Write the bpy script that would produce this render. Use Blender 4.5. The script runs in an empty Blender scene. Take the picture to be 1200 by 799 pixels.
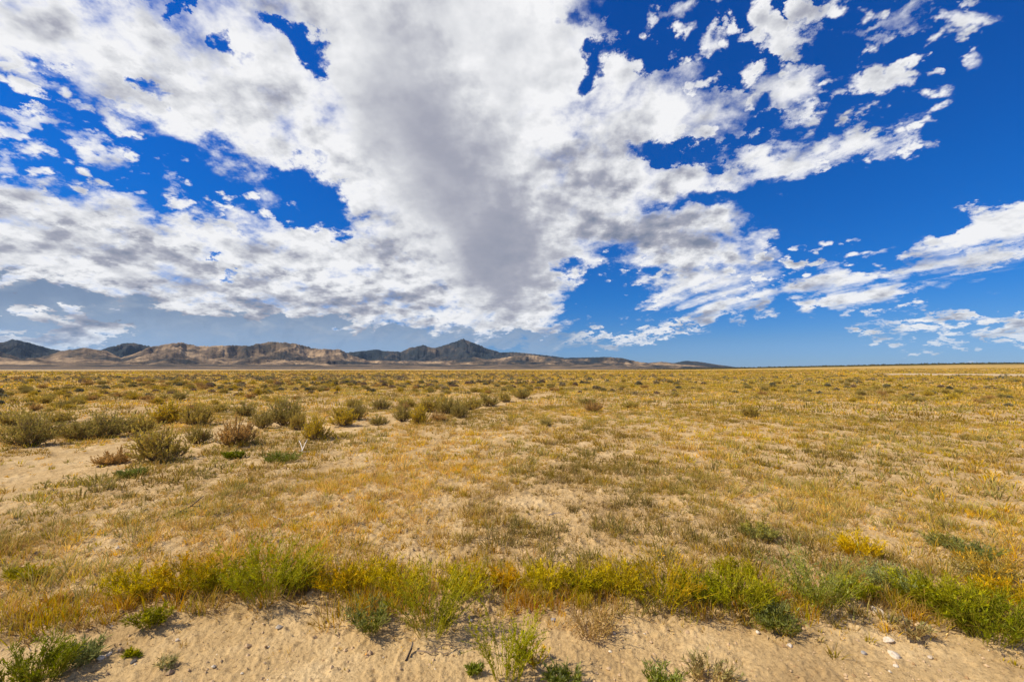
import bpy, math, random
import numpy as np
from mathutils import Vector, Matrix

# ------------------------------------------------------------------ camera
S = bpy.context.scene
COL = S.collection
EYE = 1.9                      # eye height above the plain, metres
PITCH = math.radians(3.72)
FPX = 500.0                    # focal length in pixels of a 1200 px wide frame (15 mm lens)
cam = bpy.data.cameras.new('camera')
cam.lens = 15.0; cam.sensor_width = 36.0
cam.clip_start = 0.05; cam.clip_end = 200000.0
cam_o = bpy.data.objects.new('camera', cam); COL.objects.link(cam_o)
cam_o.location = (0, 0, EYE)
cam_o.rotation_euler = (math.radians(90) + PITCH, 0, 0)
S.camera = cam_o

def ray(px, py):
    """world direction of a point of the 1200x799 photograph"""
    a, b = (px - 600.0) / FPX, (399.5 - py) / FPX
    d = Vector((a, math.cos(PITCH) - b * math.sin(PITCH), math.sin(PITCH) + b * math.cos(PITCH)))
    return d.normalized()

def gp(px, py):
    """point of the level plain seen at px, py"""
    d = ray(px, py); t = -EYE / d.z
    return d.x * t, d.y * t

# ------------------------------------------------------------------ world: sky and clouds
SUN_EL, SUN_AZ = math.radians(47), math.radians(-98)       # azimuth from +Y towards +X: the sun is to the left, a little behind
sun_dir = Vector((math.sin(SUN_AZ) * math.cos(SUN_EL), math.cos(SUN_AZ) * math.cos(SUN_EL), math.sin(SUN_EL)))
W = bpy.data.worlds.new("World"); S.world = W; W.use_nodes = True
W.cycles.sampling_method = 'MANUAL'; W.cycles.sample_map_resolution = 512
nt = W.node_tree; nt.nodes.clear()
L = nt.links.new
def N(t, **kw):
    n = nt.nodes.new(t)
    for k, v in kw.items(): setattr(n, k, v)
    return n
def val(sock, v):
    if hasattr(v, 'is_output') or hasattr(v, 'links'): L(v, sock)
    else: sock.default_value = v
def M(op, a, b=0.0, c=0.0, clamp=False):
    n = N('ShaderNodeMath', operation=op, use_clamp=clamp)
    val(n.inputs[0], a); val(n.inputs[1], b); val(n.inputs[2], c)
    return n.outputs[0]
def smooth(v, lo, hi, t0=0.0, t1=1.0):
    n = N('ShaderNodeMapRange', interpolation_type='SMOOTHSTEP')
    val(n.inputs[0], v); n.inputs[1].default_value = lo; n.inputs[2].default_value = hi
    n.inputs[3].default_value = t0; n.inputs[4].default_value = t1
    return n.outputs[0]
def noise2(vec, scale, detail, rough=0.55, dist=0.0):
    n = N('ShaderNodeTexNoise', noise_dimensions='2D')
    L(vec, n.inputs['Vector']); n.inputs['Scale'].default_value = scale
    n.inputs['Detail'].default_value = detail; n.inputs['Roughness'].default_value = rough
    n.inputs['Distortion'].default_value = dist
    return n.outputs['Fac'], n.outputs['Color']
def mixc(f, a, b):
    n = N('ShaderNodeMix', data_type='RGBA')
    val(n.inputs[0], f); val(n.inputs[6], a); val(n.inputs[7], b)
    return n.outputs[2]

gen = N('ShaderNodeTexCoord').outputs['Generated']
sep = N('ShaderNodeSeparateXYZ'); L(gen, sep.inputs[0])
zc = M('ADD', M('MAXIMUM', sep.outputs[2], 0.0), 0.36)
cmb = N('ShaderNodeCombineXYZ'); L(M('DIVIDE', sep.outputs[0], zc), cmb.inputs[0]); L(M('DIVIDE', sep.outputs[1], zc), cmb.inputs[1])
P = cmb.outputs[0]                                     # flat cloud deck seen in perspective

# wobble the direction so that blob outlines get ragged
wf, wc = noise2(P, 5.5, 7.0, 0.66)
v1 = N('ShaderNodeVectorMath', operation='SUBTRACT'); L(wc, v1.inputs[0]); v1.inputs[1].default_value = (.5, .5, .5)
v2 = N('ShaderNodeVectorMath', operation='SCALE'); L(v1.outputs[0], v2.inputs[0]); v2.inputs['Scale'].default_value = 0.17
v3 = N('ShaderNodeVectorMath', operation='ADD'); L(gen, v3.inputs[0]); L(v2.outputs[0], v3.inputs[1])
WD = v3.outputs[0]

def blob(px, py, rx, ry, ang=0.0, src=None):
    """ellipse on the sphere of directions, centred on the direction px,py; radii in px, ang clockwise in degrees"""
    c = ray(px, py)
    ca, sa = math.cos(math.radians(ang)), math.sin(math.radians(ang))
    e = 4.0
    tx = (ray(px + ca * e, py + sa * e) - ray(px - ca * e, py - sa * e)); kx = tx.length / (2 * e); tx.normalize()
    ty = (ray(px - sa * e, py + ca * e) - ray(px + sa * e, py - ca * e)); ky = ty.length / (2 * e)
    ty = c.cross(tx).normalized(); tx = ty.cross(c).normalized()
    da = N('ShaderNodeVectorMath', operation='DOT_PRODUCT'); L(src or WD, da.inputs[0]); da.inputs[1].default_value = tx / (rx * kx)
    db = N('ShaderNodeVectorMath', operation='DOT_PRODUCT'); L(src or WD, db.inputs[0]); db.inputs[1].default_value = ty / (ry * ky)
    u, v = da.outputs['Value'], db.outputs['Value']
    return M('MULTIPLY_ADD', u, u, M('MULTIPLY', v, v))      # squared elliptic distance

def field(blobs, k=1.3, src=None):
    acc = None
    for px, py, rx, ry, ang, w in blobs:
        f = M('MULTIPLY_ADD', blob(px, py, rx * k, ry * k, ang, src), -w, w)
        acc = M('MAXIMUM', f, 0.0) if acc is None else M('SMOOTH_MAX', acc, f, 0.12)
    return acc

COVER = [(100, 392, 60, 24, 0, 3.0), (0, 394, 90, 16, 0, 2.6), # px, py, rx, ry, clockwise angle, weight
 (500, 110, 210, 210, 0, 2.2), (560, 260, 130, 130, 10, 2.2), (600, 330, 90, 60, 0, 2.0), (600, 30, 110, 60, 0, 1.9),
 (60, 30, 150, 60, 22, 1.7), (200, 95, 190, 66, 28, 1.7), (330, 165, 150, 66, 34, 1.7), (420, 240, 70, 50, 35, 1.4),
 (700, 150, 140, 85, 5, 1.7), (800, 140, 80, 38, 4, 1.2), (690, 45, 45, 42, -30, 1.4), (725, 230, 110, 75, 10, 1.7), (800, 285, 95, 40, 12, 1.5),
 (860, 205, 80, 20, -18, 1.1), (925, 195, 45, 20, -28, 1.1), (915, 128, 60, 26, -12, 0.95), (955, 128, 40, 22, 30, .9), (1015, 172, 62, 16, -22, 1.05), (960, 95, 45, 18, -15, 0.9),
 (60, 260, 170, 36, 14, 1.5), (230, 305, 250, 50, 10, 1.8), (430, 320, 210, 60, 4, 1.9), (60, 330, 240, 70, 6, 2.0), (250, 372, 330, 30, 0, 1.7), (560, 372, 120, 18, -2, 1.4),
 (790, 335, 90, 30, -8, 1.2), (930, 345, 190, 17, -8, 1.2), (1070, 318, 110, 13, -15, 1.1), (1180, 272, 120, 19, -17, 1.5), (1150, 302, 110, 8, -12, 1.1), (730, 395, 95, 6, -6, 1.2),
 (1120, 371, 150, 6, -4, 0.85), (1060, 393, 34, 9, 4, 1.0), (1122, 401, 17, 6, 0, 1.2), (1184, 382, 26, 10, 8, 1.5), (700, 371, 55, 6, -4, 0.8),
 (20, 98, 22, 14, 25, 1.2), (35, 150, 42, 14, 12, 1.1), (80, 123, 26, 9, 8, 0.9), (136, 143, 34, 14, 18, 1.2), (107, 172, 44, 13, 15, 1.15), (196, 220, 16, 8, 10, 0.9),
 (257, 240, 16, 8, 25, 0.95), (220, 258, 24, 9, 5, 0.85), (255, 268, 40, 12, 15, 0.95), (325, 282, 60, 14, 10, 1.0), (150, 238, 40, 7, 3, 0.7), (20, 190, 40, 16, 15, 0.95),
 (932, 56, 32, 16, -10, 1.15), (892, 38, 22, 13, -15, 1.1), (840, 45, 24, 12, -40, 1.0), (945, 23, 17, 11, -10, 1.0), (865, 25, 9, 9, 0, 1.1), (1032, 95, 28, 14, -8, 1.3), (1050, 160, 30, 8, -24, .9), (985, 118, 20, 8, -30, .8),
 (1035, 30, 50, 10, -18, 0.8), (890, 92, 30, 12, -40, 0.95), (760, 30, 40, 14, -22, 0.9), (1012, 73, 9, 5, 0, 1.0), (1118, 3, 16, 6, -20, 1.0), (1093, 75, 12, 8, -40, 0.7), (845, 225, 50, 12, -15, .9),
]
HOLES = [
 (325, 22, 26, 10, 35, 1.0), (355, 50, 13, 34, -35, 1.1), (372, 78, 14, 10, 0, .8), (172, 104, 22, 9, 20, .8), (272, 78, 14, 10, 30, 0.7), (300, 80, 9, 7, 0, 0.4), (215, 2, 20, 8, 0, .7),
 (375, 190, 14, 7, 20, .5), (365, 235, 55, 30, 20, 1.3), (255, 195, 120, 34, 22, .6), (400, 255, 20, 16, 0, 0.8), (150, 180, 130, 45, 15, .35),
 (690, 80, 26, 10, -55, 0.9), (672, 20, 14, 14, -40, .5), (705, 62, 12, 12, 0, .6), (738, 22, 22, 22, -40, 1.0), (770, 60, 50, 12, 0, .9), (790, 180, 50, 9, 4, 0.85), (755, 178, 28, 10, -10, .7), (700, 350, 55, 27, -5, 1.1), (665, 310, 15, 10, 0, 0.6), (820, 240, 50, 12, -4, .6),
 (835, 192, 24, 5, 0, .5), (900, 75, 24, 10, 30, .7), (860, 100, 24, 10, 40, .6), (880, 165, 40, 6, -20, .7), (985, 75, 30, 16, 0, .8), (905, 215, 20, 8, -30, .4), (1000, 130, 12, 14, 0, .5), (262, 316, 10, 4, 0, 0.6), (890, 140, 18, 10, -25, .5), (970, 150, 30, 8, -30, .5), (610, 400, 60, 10, 0, .6), (60, 72, 30, 9, 30, .5), (870, 60, 15, 12, 0, .6),
]
DARK = [
 (525, 190, 66, 175, -30, 0.85), (585, 285, 66, 85, -15, 1.05), (602, 328, 50, 32, 0, 0.8), (470, 30, 120, 60, 0, 0.3), (750, 262, 110, 30, 12, 1.0), (700, 200, 90, 40, 0, 0.4),
 (60, 345, 190, 24, 8, 1.15), (250, 372, 260, 20, 0, 0.8), (430, 352, 110, 16, 0, 0.5), (130, 60, 150, 14, 28, 0.30), (300, 120, 120, 14, 32, 0.22), (150, 297, 150, 16, 14, 0.7), (360, 345, 160, 16, 6, 0.7), (470, 290, 60, 40, 30, .4), (230, 0, 110, 22, 0, .7),
 (880, 355, 120, 10, -8, 0.35), (1100, 375, 120, 6, -4, .4),
]
VIRGA = [(530, 190, 90, 175, -28, 1.0), (592, 290, 74, 80, -10, 1.0), (560, 50, 120, 90, 0, 0.7)]
VEIL = [(-10, 354, 230, 30, 6, 2.2), (240, 390, 330, 22, 2, 1.8), (520, 400, 200, 16, 0, .8), (-150, 380, 240, 70, 0, 2.0), (250, 420, 300, 30, 0, 1.3)]
CLEAR = [(108, 386, 34, 20, 0, 1.7), (20, 392, 90, 15, 4, 1.5)]
COVER = [(a, b, c, d, e_, w + (0.28 if c < 45 else 0.0)) for a, b, c, d, e_, w in COVER]
PUFFS = [(110, 180, 210, 90, 14, 1.0), (320, 270, 110, 40, 10, 1.0), (950, 60, 150, 75, 0, 1.0), (860, 110, 110, 60, -30, .9), (1020, 150, 90, 40, -20, .8), (740, 45, 60, 40, 0, .9), (15, 110, 60, 60, 0, 1.0), (830, 330, 160, 40, -6, .8), (1120, 390, 130, 22, 0, .9), (690, 340, 70, 40, 0, .7)]
STREAKS = [(930, 345, 260, 34, -8, 1.4), (1110, 300, 200, 42, -15, 1.4), (730, 394, 130, 18, -6, 1.5), (1110, 371, 200, 12, -4, 1.4), (1000, 170, 90, 34, -24, .8), (640, 374, 130, 14, -3, 1.2)]
cov = field(COVER); hol = field(HOLES); drk = field(DARK); vir = field(VIRGA)
veil = field(VEIL); clr = field(CLEAR)

def shifted(k, ox, oy):
    n = N('ShaderNodeVectorMath', operation='MULTIPLY_ADD'); L(P, n.inputs[0]); n.inputs[1].default_value = (k, k, k); n.inputs[2].default_value = (ox, oy, 0)
    return n.outputs[0]
def pxP(px, py):
    d = ray(px, py); return Vector((d.x, d.y, 0)) / (max(d.z, 0) + 0.36)
e1 = (pxP(1190, 272) - pxP(820, 362)).normalized(); e2 = Vector((-e1.y, e1.x, 0))
cs_ = N('ShaderNodeCombineXYZ')
for k_, (e_, m_) in enumerate(((e1, 2.2), (e2, 13.0))):
    dn = N('ShaderNodeVectorMath', operation='DOT_PRODUCT'); L(P, dn.inputs[0]); dn.inputs[1].default_value = e_ * m_; L(dn.outputs['Value'], cs_.inputs[k_])
streak_n, _ = noise2(cs_.outputs[0], 1.0, 6.0, 0.55)
puf = field(PUFFS); stk = M('MINIMUM', field(STREAKS), 1.0)
pn, _ = noise2(P, 17.0, 4.0, 0.52)
cells, _ = noise2(P, 9.0, 9.0, 0.56)
big, _ = noise2(P, 3.2, 3.0, 0.5)
wisps, _ = noise2(P, 45.0, 5.0, 0.6)
fA, _ = noise2(P, 11.0, 4.5, 0.54); fB, _ = noise2(shifted(0.98, -0.014, 0.0), 11.0, 4.5, 0.54)
gA, _ = noise2(P, 5.5, 6.0, 0.55); gB, _ = noise2(shifted(0.955, -0.030, 0.0), 5.5, 6.0, 0.55)
# a rough cloud field of the same kind for the half of the sky behind the camera
back = M('MULTIPLY', smooth(sep.outputs[1], 0.12, -0.3), smooth(big, 0.40, 0.62))
covp = M('MAXIMUM', cov, M('MULTIPLY', smooth(puf, 0.0, 0.5), smooth(pn, 0.50, 0.70, 0.0, 1.6)))
c0 = M('SUBTRACT', M('MAXIMUM', M('MINIMUM', covp, 1.5), back), M('MULTIPLY', hol, 1.7))
calm = M('SUBTRACT', 1.0, M('MULTIPLY', vir, 1.15, clamp=True))
stk_k = M('SUBTRACT', 1.0, M('MULTIPLY', stk, 0.65))
nz = M('ADD', M('MULTIPLY', M('SUBTRACT', cells, 0.5), 3.4), M('ADD', M('MULTIPLY', M('SUBTRACT', big, 0.5), 0.8), M('MULTIPLY', M('SUBTRACT', wisps, 0.5), 0.45)))
gate = M('MAXIMUM', smooth(covp, 0.03, 0.3), smooth(back, 0.0, 0.2))
dens = M('ADD', c0, M('MULTIPLY', M('MULTIPLY', nz, calm), stk_k))
dens = M('MULTIPLY_ADD', M('MULTIPLY', M('SUBTRACT', streak_n, 0.5), stk), 3.0, dens)
alpha = M('MULTIPLY', smooth(dens, 0.06, 1.42), gate)
thick = smooth(dens, 0.9, 2.2)
rel = M('ADD', M('MULTIPLY', M('SUBTRACT', fB, fA), 0.85), M('MULTIPLY', M('SUBTRACT', gB, gA), 1.9))
drk2 = M('MULTIPLY', drk, smooth(dens, 0.4, 1.1))
shade = M('ADD', M('ADD', M('MULTIPLY', thick, 0.22), M('MULTIPLY', drk2, 0.60)), M('MULTIPLY', rel, M('MULTIPLY_ADD', calm, 0.85, 0.15)))
shade = M('ADD', shade, M('MULTIPLY', M('MULTIPLY', M('SUBTRACT', gA, 0.51), 1.05), M('MULTIPLY_ADD', calm, 0.8, 0.2)), clamp=True)
cr = N('ShaderNodeValToRGB'); L(shade, cr.inputs[0])
cr.color_ramp.elements[0].position = 0.0; cr.color_ramp.elements[0].color = (0.92, 0.92, 0.935, 1)
cr.color_ramp.elements[1].position = 1.0; cr.color_ramp.elements[1].color = (0.20, 0.235, 0.33, 1)
e = cr.color_ramp.elements.new(0.25); e.color = (0.72, 0.73, 0.76, 1)
e = cr.color_ramp.elements.new(0.6); e.color = (0.385, 0.395, 0.47, 1)

sky = N('ShaderNodeTexSky', sky_type='NISHITA', sun_disc=False)
sky.sun_elevation = SUN_EL; sky.sun_rotation = SUN_AZ; sky.altitude = 1500; sky.air_density = 1.0; sky.dust_density = 0.3; sky.ozone_density = 3.0
hs = N('ShaderNodeHueSaturation'); L(sky.outputs[0], hs.inputs['Color']); hs.inputs['Saturation'].default_value = 1.3
tint = N('ShaderNodeValToRGB'); L(sep.outputs[2], tint.inputs[0])     # polarised, dry-air blue
tint.color_ramp.elements[0].position = 0.0; tint.color_ramp.elements[0].color = (.33, .50, .98, 1)
tint.color_ramp.elements[1].position = 0.62; tint.color_ramp.elements[1].color = (.0, .76, 1.42, 1)
for p_, c_ in ((.06, (.34, .54, .88, 1)), (.16, (.10, .60, 1.04, 1)), (.33, (.0, .70, 1.24, 1))):
    tint.color_ramp.elements.new(p_).color = c_
tm = N('ShaderNodeVectorMath', operation='MULTIPLY'); L(hs.outputs[0], tm.inputs[0]); L(tint.outputs[0], tm.inputs[1])
STR = 0.1
cs = N('ShaderNodeVectorMath', operation='SCALE'); L(cr.outputs[0], cs.inputs[0]); cs.inputs['Scale'].default_value = 1.0 / STR
mixed = mixc(alpha, tm.outputs[0], cs.outputs[0])
veil_a = M('MULTIPLY', smooth(veil, 0.1, 0.8, 0.0, 0.95), M('SUBTRACT', 1.0, smooth(M('ADD', clr, M('MULTIPLY', M('SUBTRACT', gA, 0.5), 0.8)), 0.1, 0.7)))
veil_a = M('MULTIPLY', veil_a, smooth(M('ADD', veil, M('MULTIPLY', M('SUBTRACT', cells, 0.5), 1.6)), 0.0, 0.4))
vc = mixc(smooth(sep.outputs[2], 0.02, 0.15), (0.33 / STR, 0.44 / STR, 0.60 / STR, 1), (0.185 / STR, 0.265 / STR, 0.41 / STR, 1))
vc = mixc(smooth(gA, 0.50, 0.68, 0.0, 0.5), vc, (0.36 / STR, 0.43 / STR, 0.54 / STR, 1))
vc = mixc(smooth(streak_n, 0.50, 0.36, 0.0, 0.15), vc, (0.15 / STR, 0.215 / STR, 0.35 / STR, 1))
mixed = mixc(veil_a, mixed, vc)
haze_c = smooth(sep.outputs[2], 0.09, 0.0, 0.0, 0.45)
mixed = mixc(haze_c, mixed, tm.outputs[0])
bg = N('ShaderNodeBackground'); L(mixed, bg.inputs[0]); bg.inputs[1].default_value = STR
out = N('ShaderNodeOutputWorld'); L(bg.outputs[0], out.inputs[0])

# ------------------------------------------------------------------ sun, exposure
sl = bpy.data.lights.new('sun', 'SUN'); sl.energy = 5.0; sl.angle = math.radians(0.53); sl.color = (1.0, 0.91, 0.75)
so = bpy.data.objects.new('sun', sl); COL.objects.link(so)
so.rotation_euler = (-sun_dir).to_track_quat('-Z', 'Y').to_euler()
so.location = (-30, -5, 40)
S.view_settings.view_transform = 'Standard'; S.view_settings.look = 'None'
S.view_settings.exposure = 0.0; S.view_settings.gamma = 1.0; S.view_settings.use_curve_mapping = False
S.cycles.use_denoising = True
S.cycles.max_bounces = 5; S.cycles.diffuse_bounces = 3; S.cycles.volume_bounces = 1; S.cycles.transparent_max_bounces = 8
S.cycles.sample_clamp_indirect = 6.0

# ------------------------------------------------------------------ numpy noise
def _h(ix, iy, seed):
    n = (ix.astype(np.int64) * 374761393 + iy.astype(np.int64) * 668265263 + seed * 974634777) & 0xFFFFFFFF
    n = ((n ^ (n >> 13)) * 1274126177) & 0xFFFFFFFF
    n = (n ^ (n >> 16)) & 0xFFFF
    return n / 65535.0
def vnoise(x, y, seed=0):
    """gradient noise, about -1..1"""
    x = np.asarray(x, float); y = np.asarray(y, float)
    ix, iy = np.floor(x), np.floor(y); fx, fy = x - ix, y - iy
    u = fx * fx * fx * (fx * (fx * 6 - 15) + 10); v = fy * fy * fy * (fy * (fy * 6 - 15) + 10)
    def g(dx, dy):
        a = _h(ix + dx, iy + dy, seed) * 2 * np.pi
        return np.cos(a) * (fx - dx) + np.sin(a) * (fy - dy)
    a, b, c, d = g(0, 0), g(1, 0), g(0, 1), g(1, 1)
    return (a + (b - a) * u + (c - a) * v + (a - b - c + d) * u * v) * 1.5
def fbm(x, y, oct=4, seed=0, gain=0.5, ridge=False):
    s, a, t = 0.0, 1.0, 0.0
    for i in range(oct):
        n = vnoise(x * 2.03 ** i + 17.3 * i, y * 2.03 ** i - 9.1 * i, seed + i)
        s = s + a * ((1 - 2 * np.abs(n)) if ridge else n); t += a; a *= gain
    return s / t
def sstep(a, b, x):
    t = np.clip((x - a) / (b - a), 0, 1); return t * t * (3 - 2 * t)

# ------------------------------------------------------------------ layout of the ground, in metres
EDGE = np.array([gp(*p) for p in [(-260, 786), (-100, 775), (60, 768), (150, 742), (300, 730), (420, 742), (600, 738), (800, 742), (950, 748), (1100, 757), (1200, 770), (1400, 785)]])
EDGE = EDGE[np.argsort(EDGE[:, 0])]
WASH = np.array([gp(*p) for p in [(-260, 600), (-60, 575), (20, 560), (110, 532), (200, 519), (245, 507), (335, 493), (395, 503), (430, 498), (480, 490), (560, 476), (605, 468), (640, 462)]])
def edge_y(x): return np.interp(x, EDGE[:, 0], EDGE[:, 1])
def wash_d(x, y):
    d = np.full(np.shape(x), 1e9)
    for (ax, ay), (bx, by) in zip(WASH[:-1], WASH[1:]):
        vx, vy = bx - ax, by - ay
        t = np.clip(((x - ax) * vx + (y - ay) * vy) / (vx * vx + vy * vy), 0, 1)
        d = np.minimum(d, np.hypot(x - ax - t * vx, y - ay - t * vy))
    return d
def cover(x, y):
    """how much of the ground plants cover, 0..1"""
    x = np.asarray(x, float); y = np.asarray(y, float)
    r = np.hypot(x, y)
    n = fbm(x * 0.75, y * 0.75, 5, 11, .6); big = fbm(x * 0.12, y * 0.12, 3, 31)
    c = 0.96 + 1.6 * n + 0.5 * big + 0.18 * sstep(7, 14, y) * sstep(-2, 4, x)
    e = y - edge_y(x) + 0.22 * fbm(x * 1.7, y * 1.7, 3, 5)
    c = np.where(e > -.12, c * sstep(-0.12, 0.22, e), 0) + .10 * (fbm(x * 2.2, y * 2.2, 2, 17) > .12) * sstep(-1.0, -.1, e) * (e < .05)
    w = (wash_d(x, y) + 0.9 * fbm(x * 0.35, y * 0.35, 3, 77)) / (1 + .35 * sstep(-4, -9, x) * (1 - sstep(9, 13, y)))
    spots = fbm(x * 1.7 + 9, y * 1.7, 3, 27); c = np.clip(c, 0, 1); c = .3 * c + .7 * sstep(.28, .85, c)
    fl = .24 + .26 * (1 - sstep(7, 11, r))
    c = c * (fl + (1 - fl) * sstep(-.30, .02, spots + .10 * sstep(10, 30, r)))
    c = c * (.09 + .91 * sstep(0.3, 1.25, w))
    c = np.where((r < 9) & (x < -5.2) & (y > 5), c * 0.6, c)
    azd = np.degrees(np.arctan2(x, y))
    c = c * (1 - np.exp(-((r - 205) / 32) ** 4) * sstep(38, 43, azd) * (1 - sstep(56, 60, azd)))
    return np.clip(c, 0, 1)
def H(x, y, fine=True):
    x = np.asarray(x, float); y = np.asarray(y, float)
    r = np.hypot(x, y); az = np.degrees(np.arctan2(x, y))
    z = 0.10 * fbm(x * 0.11, y * 0.11, 3, 3) * sstep(3, 12, r) * (1 - sstep(60, 200, r))
    veg = sstep(-0.15, 0.30, y - edge_y(x) + 0.15 * fbm(x * 1.7, y * 1.7, 3, 5))
    z = z + 0.045 * veg * (1 - sstep(5, 12, r))
    z = z + (0.040 * fbm(x * 1.6, y * 1.6, 4, 21) + 0.022 * np.abs(vnoise(x * 4.1, y * 4.1, 8))) * veg * (1 - sstep(40, 90, r))
    z = z - 0.05 * np.exp(-(wash_d(x, y) / 1.1) ** 2)
    if fine:
        near = 1 - sstep(10, 22, r)
        clod = np.maximum(fbm(x * 13, y * 13, 3, 41), 0) ** 1.3
        z = z + near * (0.022 * veg + 0.020) * clod * 1.9 - near * .012 * np.maximum(vnoise(x * 9, y * 9, 93) - .35, 0) * (1 - .5 * veg) * 3 + near * 0.007 * vnoise(x * 42, y * 42, 6) + near * 0.006 * fbm(x * 5, y * 5, 2, 61)
    rise = sstep(17, 52, az) * (1 - sstep(100, 140, az))
    z = z + 9.5 * rise * sstep(260, 1080, r) + 0.35 * fbm(x * 0.01, y * 0.01, 2, 51) * sstep(150, 500, r)
    return z

# ------------------------------------------------------------------ mesh and material helpers
def mesh_obj(name, V, F, mats, tint=None, parent=None, smooth=False, attr='tint', extra=None):
    V = np.ascontiguousarray(V, np.float32); F = np.ascontiguousarray(F, np.int32)
    k = F.shape[1]; me = bpy.data.meshes.new(name)
    me.vertices.add(len(V)); me.vertices.foreach_set('co', V.ravel())
    me.loops.add(F.size); me.loops.foreach_set('vertex_index', F.ravel())
    me.polygons.add(len(F)); me.polygons.foreach_set('loop_start', np.arange(0, F.size, k, dtype=np.int32))
    me.polygons.foreach_set('use_smooth', np.full(len(F), smooth))
    me.update(calc_edges=True)
    if tint is not None:
        a = me.attributes.new(attr, 'FLOAT_COLOR', 'POINT')
        c = np.ones((len(V), 4), np.float32); c[:, :3] = tint; a.data.foreach_set('color', c.ravel())
    for nm, arr in (extra or {}).items():
        a = me.attributes.new(nm, 'FLOAT', 'POINT'); a.data.foreach_set('value', np.asarray(arr, np.float32))
    for m in (mats if isinstance(mats, (list, tuple)) else [mats]): me.materials.append(m)
    o = bpy.data.objects.new(name, me); COL.objects.link(o)
    if parent is not None: o.parent = parent
    return o
def tag(o, label=None, cat=None, group=None, kind=None):
    for k, v in (('label', label), ('category', cat), ('group', group), ('kind', kind)):
        if v: o[k] = v
    return o
def thing(name, label, cat, loc, group=None, rz=0.0):
    o = bpy.data.objects.new(name, None); COL.objects.link(o)
    o.location = loc; o.rotation_euler = (0, 0, rz); o.empty_display_size = 0.1
    return tag(o, label, cat, group)

def new_mat(name):
    m = bpy.data.materials.new(name); m.use_nodes = True
    t = m.node_tree; b = t.nodes['Principled BSDF']
    return m, t, b
def leaf_mat(name, rough=0.75, trans=0.18, gain=1.08):
    m, t, b = new_mat(name)
    at = t.nodes.new('ShaderNodeAttribute'); at.attribute_name = 'tint'
    oi = t.nodes.new('ShaderNodeObjectInfo')
    hs_ = t.nodes.new('ShaderNodeHueSaturation'); hs_.inputs['Value'].default_value = gain; hs_.inputs['Saturation'].default_value = 1.1
    t.links.new(at.outputs['Color'], hs_.inputs['Color'])
    t.links.new(hs_.outputs[0], b.inputs['Base Color'])
    b.inputs['Roughness'].default_value = rough; b.inputs['Specular IOR Level'].default_value = 0.25
    tr = t.nodes.new('ShaderNodeBsdfTranslucent'); t.links.new(hs_.outputs[0], tr.inputs['Color'])
    mx = t.nodes.new('ShaderNodeMixShader'); mx.inputs[0].default_value = trans
    t.links.new(b.outputs[0], mx.inputs[1]); t.links.new(tr.outputs[0], mx.inputs[2])
    t.links.new(mx.outputs[0], t.nodes['Material Output'].inputs['Surface'])
    return m
def tnoise(t, vec, scale, detail=4, rough=0.55):
    n = t.nodes.new('ShaderNodeTexNoise'); n.inputs['Scale'].default_value = scale
    n.inputs['Detail'].default_value = detail; n.inputs['Roughness'].default_value = rough
    t.links.new(vec, n.inputs['Vector']); return n.outputs['Fac']
def tramp(t, f, stops):
    r = t.nodes.new('ShaderNodeValToRGB'); t.links.new(f, r.inputs[0])
    el = r.color_ramp.elements
    el[0].position, el[0].color = stops[0][0], (*stops[0][1], 1); el[1].position, el[1].color = stops[-1][0], (*stops[-1][1], 1)
    for p, c in stops[1:-1]: el.new(p).color = (*c, 1)
    return r.outputs[0]
def tmix(t, f, a, b, mode='MIX'):
    n = t.nodes.new('ShaderNodeMix'); n.data_type = 'RGBA'; n.blend_type = mode
    for s_, v in ((n.inputs[0], f), (n.inputs[6], a), (n.inputs[7], b)):
        if hasattr(v, 'links'): t.links.new(v, s_)
        else: s_.default_value = v if not isinstance(v, tuple) or len(v) == 4 else (*v, 1)
    return n.outputs[2]

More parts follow.
